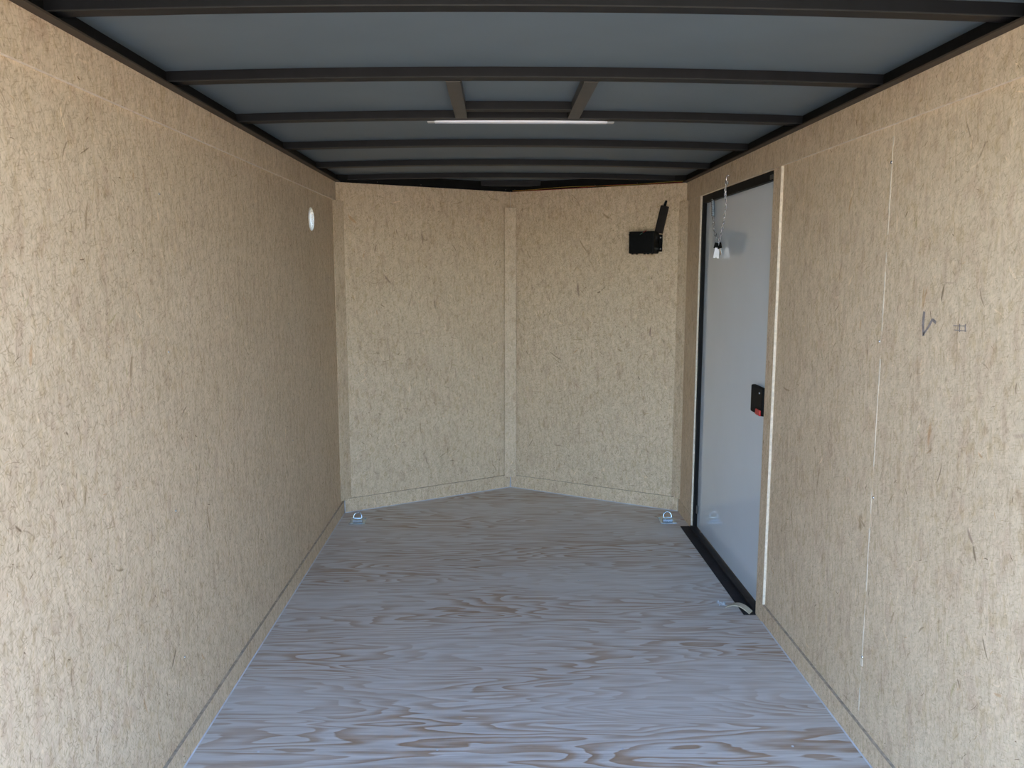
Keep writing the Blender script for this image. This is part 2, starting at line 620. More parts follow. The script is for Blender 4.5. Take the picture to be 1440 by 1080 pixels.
VU, VV, VR = -3.704, 1.503, 0.043      # round vent in the left wall, local coordinates
m = MB()
S = 0.07
u0, u1 = -CORNER - 0.03, -REAR
m.box(u0, VU - S, -0.04, -T, -0.02, ROOF)
m.box(VU + S, u1, -0.04, -T, -0.02, ROOF)
m.box(VU - S, VU + S, -0.04, -T, -0.02, VV - S)
m.box(VU - S, VU + S, -0.04, -T, VV + S, ROOF)
N = 40
ring = {}
for yy in (-T, -0.04):
    ci, sq = [], []
    for k in range(N):
        a = 2 * math.pi * k / N + math.pi / N
        c, s = math.cos(a), math.sin(a)
        e = S / max(abs(c), abs(s))
        ci.append(m.bm.verts.new((VU + VR * c, yy, VV + VR * s)))
        sq.append(m.bm.verts.new((VU + e * c, yy, VV + e * s)))
    # true corners keep the square closed
    ring[yy] = (ci, sq)
    for k in range(N):
        m._face([ci[k], ci[(k + 1) % N], sq[(k + 1) % N], sq[k]])
    for q in range(4):
        cc = (math.copysign(S, math.cos(math.pi / 4 + q * math.pi / 2)), math.copysign(S, math.sin(math.pi / 4 + q * math.pi / 2)))
        cv = m.bm.verts.new((VU + cc[0], yy, VV + cc[1]))
        near = sorted(range(N), key=lambda k: (sq[k].co - cv.co).length)[:2]
        m._face([sq[near[0]], cv, sq[near[1]]])
for k in range(N):
    m._face([ring[-T][0][k], ring[-0.04][0][k], ring[-0.04][0][(k + 1) % N], ring[-T][0][(k + 1) % N]])
wall_left = m.build('wall_left', M['board'], matrix=FR_L)
structure(wall_left)
exL = [((-2.264, 0.64), (-2.293, 0.512), 0.017, MD), ((-1.958, 0.275), (-2.003, 0.329), 0.013, DK), ((-1.365, 0.845), (-1.387, 0.825), 0.007, DK),
       ((-1.86, 1.10), (-1.837, 1.02), 0.016, MD), ((-2.279, 0.739), (-2.32, 0.781), 0.007, MD), ((-3.151, 0.681), (-3.131, 0.617), 0.010, LT),
       ((-1.549, 0.97), (-1.56, 0.962), 0.008, DK), ((-2.985, 0.733), (-2.99, 0.68), 0.008, DK), ((-2.848, 0.745), (-2.83, 0.70), 0.009, MD),
       ((-1.615, 0.852), (-1.60, 0.80), 0.012, MD), ((-1.462, 1.15), (-1.45, 1.10), 0.015, OR), ((-2.52, 0.70), (-2.51, 0.60), 0.008, MD),
       ((-1.70, 1.42), (-1.68, 1.34), 0.012, MD), ((-1.34, 1.33), (-1.33, 1.26), 0.014, OR), ((-2.65, 1.25), (-2.64, 1.15), 0.009, MD),
       ((-1.80, 0.30), (-1.82, 0.24), 0.011, OR), ((-2.16, 0.92), (-2.12, 0.90), 0.008, DK), ((-2.4, 0.5), (-2.42, 0.44), 0.009, MD)]
scatter(wall_left, [(-CORNER, -REAR, BASE, HEAD)], 750, -T, exL, 0.5, 3, holes=[(VU, VV, VR + 0.02)])

DY0, DY1, DZ0, DZ1 = 2.915, 3.955, 0.014, 1.627      # door opening
m = MB()
SEAM = 2.060
m.box(REAR, SEAM - 0.0008, -0.04, -T, -0.02, ROOF)
m.box(SEAM + 0.0008, DY0, -0.04, -T, -0.02, ROOF)
m.box(SEAM - 0.002, SEAM + 0.002, -0.04, -T - 0.0015, -0.02, ROOF)
m.box(DY1, CORNER + 0.03, -0.04, -T, -0.02, ROOF)
m.box(DY0, DY1, -0.04, -T, DZ1, ROOF)
m.box(DY0, DY1, -0.04, -T, -0.03, -0.004)
wall_right = m.build('wall_right', M['board'], matrix=FR_R)
structure(wall_right)
exR = [((2.111, 0.635), (2.112, 0.575), 0.030, MD), ((2.13, 0.62), (2.08, 0.60), 0.014, MD), ((1.63, 0.748), (1.60, 0.715), 0.016, PU), ((1.605, 0.725), (1.586, 0.68), 0.011, DK),
       ((1.613, 0.91), (1.592, 0.90), 0.008, OR), ((1.796, 0.943), (1.801, 0.87), 0.018, OR), ((1.848, 1.244), (1.868, 1.179), 0.011, OR),
       ((1.864, 1.25), (1.867, 1.18), 0.006, OR), ((1.714, 1.186), (1.716, 1.12), 0.006, MD), ((1.935, 0.741), (1.982, 0.673), 0.006, MD),
       ((2.762, 0.884), (2.68, 0.88), 0.010, MD), ((1.78, 1.25), (1.79, 1.20), 0.009, DK), ((1.767, 1.168), (1.796, 1.122), 0.004, MD),
       ((1.55, 0.55), (1.52, 0.50), 0.009, DK), ((1.50, 0.45), (1.47, 0.46), 0.010, OR), ((2.4, 0.7), (2.42, 0.6), 0.010, MD),
       ((2.62, 0.5), (2.60, 0.42), 0.012, MD), ((1.9, 0.45), (1.92, 0.40), 0.010, MD), ((1.76, 0.80), (1.74, 0.86), 0.006, DK)]
scatter(wall_right, [(REAR, SEAM - 0.002, BASE, HEAD), (SEAM + 0.002, DY0 - 0.08, BASE, HEAD)], 750, -T, exR, 0.5, 4)
# pale torn paper-thin fibre line along the seam of the two sheets
m = MB()
rnd = random.Random(5)
z = BASE + 0.03
while z < HEAD - 0.02:
    ln = rnd.uniform(0.02, 0.09)
    if rnd.random() < 0.8:
        w = rnd.uniform(0.0012, 0.0030)
        a = rnd.uniform(-0.001, 0.001)
        m.box(SEAM - w + a, SEAM + w + a, -T - 0.0005, -T + 0.0006, z, min(z + ln, HEAD - 0.01))
    z += ln
m.build('sheet_seam', M['edge'], wall_right)
m = MB()
m.box(SEAM - 0.006, SEAM + 0.005, -T - 0.0005, -T + 0.0012, 0.225, 0.245)
m.build('torn_chip', M['edge'], wall_right)
# grey marker scrawl on the sheet
m = MB()
def stroke(m, pts, w, y=-T + 0.0006):
    for (a, b) in zip(pts[:-1], pts[1:]):
        a, b = Vector(a), Vector(b)
        d = (b - a).normalized()
        s = Vector((-d.y, d.x)) * w / 2
        q = [a - s, b - s, b + s, a + s]
        m.prism([(p.x, p.y) for p in q], 'y', y - 0.0010, y)
stroke(m, [(1.859, 1.182), (1.861, 1.155), (1.855, 1.127)], 0.009)
stroke(m, [(1.856, 1.130), (1.835, 1.150)], 0.0055)
stroke(m, [(1.835, 1.150), (1.822, 1.166), (1.806, 1.160)], 0.007)
m.build('marker_scrawl', M['pencil'], wall_right)['label'] = 'grey scrawled marker mark'
m = MB()
stroke(m, [(1.735, 1.158), (1.690, 1.160)], 0.0018)
stroke(m, [(1.730, 1.149), (1.685, 1.150)], 0.0018)
stroke(m, [(1.712, 1.163), (1.710, 1.146)], 0.0030)
stroke(m, [(1.690, 1.164), (1.689, 1.148)], 0.0035)
m.build('pencil_hatch', M['pencil'], wall_right)['label'] = 'small pencil hatch mark'

def wall_screw(parent, u, v, y=-T, r=0.0042, tilt=0.0):
    m = MB()
    m.cyl((u, y - 0.001, v), (u, y + 0.0012, v), r, 12)
    m.cyl((u, y + 0.0011, v), (u, y + 0.0018, v), r * 0.5, 8)
    return m.build('wall_screw', M['chrome'], parent)
for u, v in ((2.063, 1.54), (2.070, 1.096), (2.051, 0.691), (2.058, 0.250)):
    wall_screw(wall_right, u, v)
for u, v in ((-2.059, 1.073), (-2.046, 0.667), (-2.055, 1.46), (-2.05, 0.27), (-3.25, 1.07), (-3.25, 0.60)):
    wall_screw(wall_left, u, v, r=0.0032)

# ------------------------------------------------------------------ nose walls
EX = 0.0
m = MB().box(0.0 - 0.02, NLEN + 0.03, -0.04, -T, -0.02, TOP)
wall_nl = m.build('wall_front_left', M['board'], matrix=FR_NL)
structure(wall_nl)
exNL = [((0.481, 1.126), (0.473, 1.064), 0.016, (0.68, 0.66, 0.64)), ((0.796, 1.102), (0.772, 1.086), 0.009, DK), ((0.776, 1.262), (0.729, 1.205), 0.014, PU),
        ((0.968, 1.566), (0.912, 1.515), 0.022, OR), ((0.618, 1.136), (0.632, 1.083), 0.005, DK), ((0.394, 0.709), (0.374, 0.808), 0.007, MD),
        ((0.708, 0.826), (0.69, 0.84), 0.012, MD), ((0.36, 0.867), (0.40, 0.86), 0.004, MD), ((0.242, 1.418), (0.22, 1.38), 0.008, MD),
        ((0.079, 1.341), (0.10, 1.30), 0.007, DK), ((0.574, 0.463), (0.57, 0.37), 0.007, MD), ((0.413, 0.243), (0.41, 0.30), 0.006, DK),
        ((0.547, 0.259), (0.534, 0.197), 0.008, DK), ((0.367, 0.205), (0.40, 0.205), 0.007, DK), ((0.70, 1.5), (0.69, 1.46), 0.006, DK), ((0.55, 1.50), (0.54, 1.40), 0.013, PU)]
scatter(wall_nl, [(0.05, NLEN - 0.06, BASE + 0.01, TOP - 0.01)], 1100, -T, exNL, 0.3, 7)

m = MB().box(-NLEN - 0.03, 0.02, -0.04, -T, -0.02, TOP)
wall_nr = m.build('wall_front_right', M['board'], matrix=FR_NR)
structure(wall_nr)
exNR = [((-0.536, 1.157), (-0.56, 1.168), 0.014, DK), ((-0.556, 1.165), (-0.588, 1.200), 0.007, DK), ((-0.851, 0.99), (-0.848, 0.922), 0.013, (0.55, 0.48, 0.52)), ((-0.838, 0.945), (-0.858, 0.93), 0.008, (0.55, 0.48, 0.52)),
        ((-0.558, 1.59), (-0.613, 1.551), 0.018, MD), ((-0.59, 1.575), (-0.622, 1.545), 0.008, DK), ((-0.42, 1.465), (-0.49, 1.365), 0.012, MD),
        ((-0.24, 0.832), (-0.34, 0.772), 0.008, DK), ((-0.26, 0.80), (-0.33, 0.755), 0.008, MD), ((-0.658, 0.86), (-0.692, 0.842), 0.012, MD),
        ((-0.388, 0.899), (-0.471, 0.902), 0.005, MD), ((-0.423, 1.222), (-0.433, 1.125), 0.018, PU), ((-0.84, 1.609), (-0.83, 1.59), 0.008, MD),
        ((-0.414, 1.3), (-0.40, 1.27), 0.012, MD), ((-0.11, 0.25), (-0.15, 0.32), 0.006, DK), ((-0.10, 1.40), (-0.13, 1.34), 0.008, MD), ((-0.78, 0.72), (-0.80, 0.69), 0.008, DK)]
scatter(wall_nr, [(-NLEN + 0.06, -0.05, BASE + 0.01, TOP - 0.01)], 1100, -T, exNR, 0.3, 8)

# ------------------------------------------------------------------ wood strips (flakeboard battens standing proud of the sheets)
tn = [0]
def strip(fr, u0, u1, v0, v1, name=None, dens=750, y0=-T, y1=0.0, seed=0, edge_sides=True):
    tn[0] += 1
    m = MB().box(u0, u1, y0 - 0.001, y1, v0, v1)
    nm = name or 'trim_%d' % tn[0]
    o = m.build(nm, [M['board'], M['edge'], M['joint']], matrix=fr)
    base = nm.startswith('baseboard')
    for p in o.data.polygons:
        if abs(p.normal.y) < 0.5:
            p.material_index = 2 if (base and p.normal.z > 0.5) else 1
    structure(o)
    scatter(o, [(u0, u1, v0, v1)], dens, y1, (), 0.35, 40 + tn[0])
    return o
# headers
strip(FR_L, -CORNER, -REAR, HEAD, TOP)
strip(FR_R, REAR, CORNER, HEAD, TOP)
# bases
strip(FR_L, -CORNER, -REAR, 0.0, BASE, 'baseboard_left')
strip(FR_R, REAR, DY0, 0.0, BASE, 'baseboard_right')
strip(FR_R, DY1, CORNER, 0.0, BASE, 'baseboard_right_corner')
strip(FR_NL, 0.004, NLEN - 0.005, 0.0, BASE + 0.010, 'baseboard_front_left')
strip(FR_NR, -NLEN + 0.005, -0.004, 0.0, BASE + 0.010, 'baseboard_front_right')
# door surround
strip(FR_R, 2.840, DY0, BASE + 0.001, HEAD - 0.001)
strip(FR_R, DY1, CORNER - 0.002, BASE + 0.001, HEAD - 0.001)

def chamfer(name, a, b, depth, v0, v1):
    """A vertical batten set across a corner from floor point a to floor point b."""
    A, B = Vector((*a, 0)), Vector((*b, 0))
    d = (B - A)
    n = Vector((0, 0, 1)).cross(d.normalized())
    if n.y > 0:
        n = -n
    mid = (A + B) / 2
    fr = frame(mid, n)
    w = d.length / 2
    tn[0] += 1
    m = MB().box(-w, w, -depth, 0.0, v0, v1)
    o = m.build(name, [M['board'], M['edge']], matrix=fr)
    structure(o)
    scatter(o, [(-w, w, v0, v1)], 500, 0.0, (), 0.35, 70 + tn[0])
    return o
k = 0.045
chamfer('trim_20', (-HW - 0.006, CORNER - k), (-HW - 0.006 + ND.x * k, CORNER + 0.004 - ND.y * k), 0.010, BASE + 0.012, HEAD - 0.001)
chamfer('trim_21', (HW + 0.006 - ND.x * k, CORNER + 0.004 - ND.y * k), (HW + 0.006, CORNER - k), 0.010, BASE + 0.012, HEAD - 0.001)
kn = 0.033
yn = NOSE - kn * (NOSE - CORNER) / HW - 0.006
chamfer('trim_22', (-kn, yn), (kn, yn), 0.010, BASE + 0.003, HEAD + 0.003)

# pale sealant bead where boards meet the floor
def bead(name, fr, u0, u1, w=0.003):
    m = MB().prism([(0.0 - 0.0005, 0.0005), (w, 0.0005), (w * 0.3, w * 1.2), (0.0 - 0.0005, w * 1.4)], 'x', u0, u1)
    return structure(m.build(name, M['sealant'], matrix=fr))
bead('trim_30', FR_L, -CORNER, -REAR)
bead('trim_31', FR_R, REAR, 2.84)
bead('trim_32', FR_NL, 0.002, NLEN - 0.004)
bead('trim_33', FR_NR, -NLEN + 0.004, -0.002)
m = MB()
m.tube([(0, NOSE - 0.004, 0.002), (0, NOSE - 0.003, BASE + 0.006)], [0.005, 0.0022], 8)
structure(m.build('trim_34', M['sealant']))
m = MB()
m.tube([(0, NOSE - 0.004, HEAD + 0.006), (0.0, NOSE - 0.004, TOP)], [0.004, 0.0015], 8)
structure(m.build('trim_35', M['edge']))
m = MB()
m.tube([(-HW + 0.003, CORNER - 0.004, 0.002), (-HW + 0.003, CORNER - 0.004, BASE + 0.004)], 0.0025, 8)
structure(m.build('trim_36', M['sealant']))

# ------------------------------------------------------------------ roof
CROWN = 0.015
def zc(x):
    return 1.735 + CROWN * (1 - (x / 0.90) ** 2)
XS = [-0.90 + 1.80 * i / 24 for i in range(25)]
def arched(m, y0, y1, zlo, zhi, x0=-0.90, x1=0.90, n=24):
    xs = [x0 + (x1 - x0) * i / n for i in range(n + 1)]
    rows = []
    for x in xs:
        rows.append([m.bm.verts.new((x, y, zc(x) + dz)) for (y, dz) in ((y0, zlo), (y1, zlo), (y1, zhi), (y0, zhi))])
    for i in range(n):
        for k in range(4):
            m._face([rows[i][k], rows[i][(k + 1) % 4], rows[i + 1][(k + 1) % 4], rows[i + 1][k]])
    m._face(rows[0])
    m._face(rows[-1][::-1])
    return m
BH = 0.024
m = MB()
arched(m, REAR, NOSE + 0.06, BH, BH + 0.02, -0.95, 0.95)
structure(m.build('ceiling', M['roof']))

bows = [(1.562, 1.602, 'dark steel roof bow nearest the camera, cut off by the top edge'),
        (2.110, 2.157, 'dark steel roof bow on the near side of the square vent framing'),
        (2.657, 2.703, 'dark steel roof bow with the white light strip under its middle'),
        (3.222, 3.270, 'dark steel roof bow next deeper in than the white light strip'),
        (3.790, 3.838, 'dark steel roof bow two bows deeper in than the white light strip'),
        (4.290, 4.335, 'dark steel roof bow second nearest the pointed front wall'),
        ]
for (y0, y1, lab) in bows:
    m = MB()
    arched(m, y0, y1, 0.0, BH - 0.0005, -0.888, 0.888)
    o = m.build('roof_bow', M['steel'])
    m2 = MB()
    arched(m2, y0 - 0.0012, y0 + 0.0012, -0.0012, 0.0012, -0.886, 0.886)
    m2.build('bottom_edge_glint', M['glint'], o)  # painted highlight line along the near bottom edge
    thing(o, lab, 'roof beam', 'roof bows')
m = MB()
m.prism([(-0.165, 4.640), (0.165, 4.640), (0.100, 4.690), (-0.100, 4.690)], 'z', zc(0) - 0.006, zc(0) + BH - 0.003)
o = m.build('roof_bow', M['steel'])
thing(o, 'short dark steel roof bow tucked into the point of the front wall', 'roof beam', 'roof bows')

# steel rails along the tops of the walls
for sgn, nm in ((-1, 'trim_40'), (1, 'trim_41')):
    m = MB()
    xa, xb = sorted((sgn * 0.866, sgn * 0.93))
    m.box(xa, xb, REAR, CORNER + 0.01, TOP, TOP + 0.004)
    m.mi = 1
    xa, xb = sorted((sgn * 0.889, sgn * 0.94))
    m.box(xa, xb, REAR, CORNER + 0.02, TOP + 0.004, TOP + 0.085)
    structure(m.build(nm, [M['flange'], M['black']]))
# steel channel above the nose walls
for fr, a, b, nm in ((FR_NL, -0.06, NLEN + 0.02, 'trim_42'), (FR_NR, -NLEN - 0.02, 0.06, 'trim_43')):
    m = MB()
    m.box(a, b, -0.045, -0.016, TOP, TOP + 0.085)
    o = structure(m.build(nm, M['black'], matrix=fr))
    us = (0.553, 0.026, 0.80) if nm == 'trim_42' else (-0.518, -0.758, -0.024)
    for u in us:
        q = MB()
        q.cyl((u, -0.017, TOP + 0.012), (u, -0.006, TOP + 0.012), 0.0022, 8)
        q.build('screw_tip', M['chrome'], o)

# framing for the roof vent
t = empty('roof_vent_frame', (-0.005, 2.41, 1.75))
def local(o, root):
    o.matrix_parent_inverse = Matrix.Translation(root.location).inverted()
    return o
for x0, x1, q0, q1 in ((-0.205, -0.168, -0.198, -0.162), (0.146, 0.182, 0.168, 0.205)):
    m = MB()
    z0 = zc(0.18)
    A = [(x0, 2.155), (x1, 2.155), (x1 + (0.004 if x0 < 0 else 0.018), 2.680), (x0 + (0.004 if x0 < 0 else 0.018), 2.680)]
    m.prism([(x0, 2.1575), (x1, 2.1575), (x1, 2.6565), (x0, 2.6565)], 'z', z0 - 0.002, z0 + 0.024)
    local(m.build('side_rail', M['galv_and_lit'], t), t)  # same steel as the bows, its lit underside painted lighter
m = MB()
arched(m, 2.520, 2.562, 0.0, BH - 0.001, -0.168, 0.146, 8)
local(m.build('cross_rail', M['steel'], t), t)
m = MB()
arched(m, 2.517, 2.520, -0.001, 0.001, -0.167, 0.145, 8)
local(m.build('rail_edge_glint', M['glint'], t), t)  # highlight of the rail edge, painted as a paler strip
thing(t, 'square steel framing for a roof vent between two roof bows', 'roof vent frame')

# LED light strip under the third bow
t = empty('light_strip', (0.0, 2.722, 1.74))
m = MB().box(-0.275, 0.278, 2.706, 2.732, 1.7445, 1.7495, 0.0015)
local(m.build('lens', M['white'], t), t)
for a, b in ((-0.298, -0.2755), (0.2785, 0.300)):
    m = MB().box(a, b, 2.708, 2.730, 1.7447, 1.7490, 0.0015)
    local(m.build('end_cap', M['clear'], t), t)
m = MB().box(-0.27, 0.27, 2.700, 2.728, 1.7485, 1.752)
local(m.build('mounting_base', M['white'], t), t)
thing(t, 'slim white light strip under a roof bow behind the vent framing', 'light')

# ------------------------------------------------------------------ door in the right wall
door = empty('door_1', (HW, (DY0 + DY1) / 2, 0))
structure(door)
m = MB()
XF0, XF1 = HW + T + 0.0005, HW + 0.045
m.box(XF0, XF1, DY1 - 0.022, DY1, DZ0, DZ1)                   # far jamb
m.box(XF0, XF1, DY0, DY0 + 0.010, DZ0, DZ1)                   # near jamb
m.box(XF0, XF1, DY0 + 0.010, DY1 - 0.022, DZ1 - 0.034, DZ1)   # head
local(m.build('door_frame', M['black'], door), door)
m = MB()
m.box(HW + 0.026, HW + 0.050, DY0 + 0.008, DY1 - 0.020, DZ0 + 0.002, DZ1 - 0.030)
pan = local(m.build('door_panel', M['door'], door), door)
m = MB()
m.box(HW - 0.047, HW - 0.002, DY0 - 0.012, DY1 + 0.018, 0.0003, 0.004)
m.box(HW - 0.004, HW + 0.030, DY0 + 0.001, DY1 - 0.001, 0.0003, 0.013)
local(m.build('door_sill', M['sill'], door), door)
for y in (3.24, 3.62):
    m = MB().cyl((HW - 0.022, y, 0.0035), (HW - 0.022, y, 0.0055), 0.005, 12)
    local(m.build('sill_screw', M['steel'], door), door)
m = MB().box(HW + 0.006, HW + 0.026, DY0 + 0.030, DY0 + 0.062, DZ1 - 0.030, DZ1 - 0.014, 0.002)
local(m.build('striker', M['galv_and_lit'], door), door)
m = MB().box(HW + 0.016, HW + 0.0262, DY1 - 0.040, DY1 - 0.026, 0.085, 0.125, 0.002)
local(m.build('lower_clip', M['galv_and_lit'], door), door)
# flush latch
m = MB().box(HW + 0.006, HW + 0.0262, 2.960, 3.096, 0.742, 0.846, 0.006)
lat = local(m.build('door_latch', M['plastic'], door), door)
m = MB().box(HW + 0.001, HW + 0.008, 2.968, 3.022, 0.742, 0.764, 0.004)
q = m.build('release_button', M['red'], lat)
q.matrix_parent_inverse = Matrix.Identity(4)
q['label'] = 'red release button'
m = MB().cyl((HW + 0.0065, 2.990, 0.826), (HW + 0.004, 2.990, 0.826), 0.0035, 10)
m.build('latch_screw', M['chrome'], lat)

# ------------------------------------------------------------------ door retaining chain with spring
def pts_arc(c, r, a0, a1, n, plane='yz', sy=1.0, sz=1.0):
    out = []
    for i in range(n + 1):
        a = a0 + (a1 - a0) * i / n
        out.append((c[0], c[1] + r * sy * math.cos(a), c[2] + r * sz * math.sin(a)))
    return out
XC = HW + 0.004
t = empty('door_chain', (HW, 3.466, 1.667))
m = MB()
m.cyl((HW + 0.001, 3.463, 1.667), (HW - 0.012, 3.463, 1.667), 0.0022, 8)
m.tube(pts_arc((HW - 0.012, 3.462, 1.649), 0.018, math.pi * 0.5, -math.pi * 0.9, 18, sy=0.8), 0.0032, 8)
local(m.build('hook', M['chrome'], t), t)
m = MB()
m.tube(pts_arc((HW - 0.010, 3.492, 1.606), 0.0150, 0, 2 * math.pi, 24, sy=0.62)[:-1], 0.0024, 8, closed=True)
local(m.build('quick_link', M['chrome'], t), t)
# chain links along the hanging line
def link_mesh():
    m = MB()
    p = []
    for i in range(20):
        a = 2 * math.pi * i / 20
        p.append((0.0050 * math.cos(a), 0.0, 0.0098 * math.sin(a)))
    m.tube(p, 0.0014, 6, closed=True)
    return m
proto = None
path = [(HW - 0.010, 3.478, 1.638), (HW - 0.010, 3.492, 1.594), (HW + 0.002, 3.515, 1.552), (HW + 0.006, 3.555, 1.490), (HW + 0.008, 3.600, 1.440), (HW + 0.010, 3.638, 1.400)]
path2 = [(HW + 0.014, 3.766, 1.515), (HW + 0.013, 3.745, 1.470), (HW + 0.012, 3.705, 1.430), (HW + 0.011, 3.660, 1.400)]
def resample(pts, step):
    P = [Vector(p) for p in pts]
    out = []
    rest = 0.0
    for a, b in zip(P[:-1], P[1:]):
        ln = (b - a).length
        d = (b - a) / ln
        s = rest
        while s < ln:
            out.append((a + d * s, d))
            s += step
        rest = s - ln
    return out
idx = 0
for pth in (path, path2):
    for c, d in resample(pth, 0.0162):
        if (c - Vector((HW - 0.010, 3.492, 1.606))).length < 0.012:
            continue
        if proto is None:
            proto = link_mesh().build('chain_link', M['chrome'], t)
            o = proto
        else:
            o = proto.copy()
            COL.objects.link(o)
            o.parent = t
        rot = d.to_track_quat('Z', 'Y').to_matrix().to_4x4() @ Matrix.Rotation(math.pi / 2 * (idx % 2) + 0.5, 4, 'Z')
        o.matrix_parent_inverse = Matrix.Identity(4)
        o.matrix_local = Matrix.Translation(c - t.location) @ rot
        idx += 1
m = MB()
sp = []
s0, s1 = Vector((HW + 0.012, 3.776, 1.600)), Vector((HW + 0.014, 3.768, 1.520))
turns = 17
for i in range(turns * 10 + 1):
    f = i / (turns * 10)
    c = s0.lerp(s1, f)
    a = 2 * math.pi * i / 10
    sp.append((c.x + 0.0080 * math.cos(a), c.y + 0.0080 * math.sin(a), c.z))
m.tube(sp, 0.0016, 6)
local(m.build('spring', M['zinc'], t), t)
m = MB()
m.tube([(HW + 0.012, 3.776, 1.600), (HW + 0.012, 3.774, 1.612), (HW + 0.012, 3.757, 1.620), (HW + 0.013, 3.745, 1.628), (HW + 0.020, 3.742, 1.622), (HW + 0.027, 3.742, 1.612)], 0.0018, 8)
local(m.build('spring_hook', M['chrome'], t), t)
thing(t, 'bright steel chain and spring hanging in a loop before the door top', 'chain')

t = empty('key_set', (HW + 0.010, 3.650, 1.395))
m = MB()
m.tube(pts_arc((HW + 0.010, 3.650, 1.398), 0.012, 0, 2 * math.pi, 20)[:-1], 0.0012, 6, closed=True)
local(m.build('split_ring', M['chrome'], t), t)
for dx, dy, rot in ((-0.004, 0.006, 0.2), (0.003, -0.004, -0.25)):
    m = MB()
    m.box(-0.0016, 0.0016, -0.012, 0.012, -0.016, 0.010, 0.0012)
    o = m.build('key_head', M['plastic'], t)
    o.matrix_local = Matrix.Translation((dx, dy, -0.006)) @ Matrix.Rotation(rot + 0.9, 4, 'Z') @ Matrix.Rotation(rot, 4, 'X')
m = MB()
out = [(-0.010, 0.0), (0.010, 0.0), (0.0135, -0.046), (0.004, -0.046), (0.0, -0.040), (-0.004, -0.046), (-0.0135, -0.046)]
m.prism(out, 'y', -0.0006, 0.0006)
o = m.build('paper_tag', M['tag'], t)
o.matrix_local = Matrix.Translation((-0.004, 0.001, -0.018)) @ Matrix.Rotation(0.1, 4, 'Z') @ Matrix.Rotation(0.10, 4, 'Y')
o['label'] = 'white tag'
m = MB().box(-0.0012, 0.0012, -0.004, 0.004, -0.030, 0.0, 0.001)
o = m.build('key_blade', M['chrome'], t)
o.matrix_local = Matrix.Translation((0.006, -0.008, -0.020)) @ Matrix.Rotation(0.9, 4, 'Z') @ Matrix.Rotation(-0.2, 4, 'X')
thing(t, 'black headed keys with a white tag on the chain by the door', 'keys')

# ------------------------------------------------------------------ breakaway battery box on the front wall
t = empty('battery_box', matrix=FR_NR @ Matrix.Translation((-0.817, -T, 1.366)))
def add(m, name, mat, parent, mtx=None):
    o = m.build(name, mat, parent)
    if mtx is not None:
        o.matrix_local = mtx
    return o
m = MB().box(-0.068, 0.070, 0.001, 0.080, 0.0, 0.113, 0.005)
add(m, 'case', M['plastic'], t)
m = MB().box(-0.064, 0.066, 0.0795, 0.087, 0.004, 0.109, 0.004)
add(m, 'front_cover', M['plastic'], t)
m = MB().box(-0.086, -0.066, 0.0005, 0.006, 0.010, 0.098, 0.002)
tab = add(m, 'mounting_tab', M['plastic'], t)
for z in (0.082, 0.024):
    m = MB().cyl((-0.078, 0.005, z), (-0.078, 0.0085, z), 0.0042, 10)
    add(m, 'tab_screw', M['chrome'], tab)
m = MB().box(0.069, 0.080, 0.045, 0.060, 0.094, 0.101, 0.002)
add(m, 'side_stub', M['plastic'], t)
for u in (-0.052, -0.030, -0.010, 0.032, 0.056):
    m = MB().cyl((u, 0.060, -0.0045), (u, 0.060, 0.001), 0.006, 10)
    add(m, 'foot', M['plastic'], t)
m = MB()
m.tube([(-0.030, 0.0885, 0.118), (-0.022, 0.0895, 0.113), (-0.010, 0.0890, 0.106)], 0.0016, 6)
add(m, 'red_wire', M['wire_red'], t)
m = MB()
m.tube([(-0.010, 0.0890, 0.106), (0.000, 0.0890, 0.100), (0.007, 0.0885, 0.096)], 0.0016, 6)
add(m, 'green_wire', M['wire_green'], t)
thing(t, 'black battery box screwed to the front wall beside the door', 'battery box')

# dark sleeve standing up behind the box
a = math.atan2(0.032, 0.142)
t = empty('sleeve_bar', matrix=FR_NR @ Matrix.Translation((-0.884, -T, 1.470)) @ Matrix.Rotation(-a, 4, 'Y'))
m = MB().box(-0.0205, 0.0205, 0.001, 0.024, 0.0, 0.142, 0.004)
add(m, 'sleeve', M['brown'], t)
m = MB()
m.tube([(0.001, 0.012, 0.140), (0.000, 0.012, 0.158), (-0.001, 0.012, 0.170)], [0.007, 0.006, 0.005], 12)
add(m, 'end_peg', M['plastic'], t)
thing(t, 'slanting dark brown bar with a peg rising from the battery box', 'bar')

# loose wires along the top of the right front wall
for col, dz, dy, lab in (('wire_yellow', 0.006, -0.004, 'thin yellow wire running along the top of the right front wall'),
                         ('wire_red', 0.003, -0.008, 'thin red wire running along the top of the right front wall')):
    pts = []
    for i in range(25):
        f = i / 24
        u = -0.01 - 1.00 * f
        pts.append((u, dy, TOP + dz - 0.001 + 0.004 * math.sin(f * 9 + dz * 800) * math.sin(math.pi * f) ** 0.5 + 0.002))
    m = MB()
    m.tube(pts, 0.0011, 6)
    o = m.build('wire', M[col], matrix=FR_NR)
    thing(o, lab, 'wire')

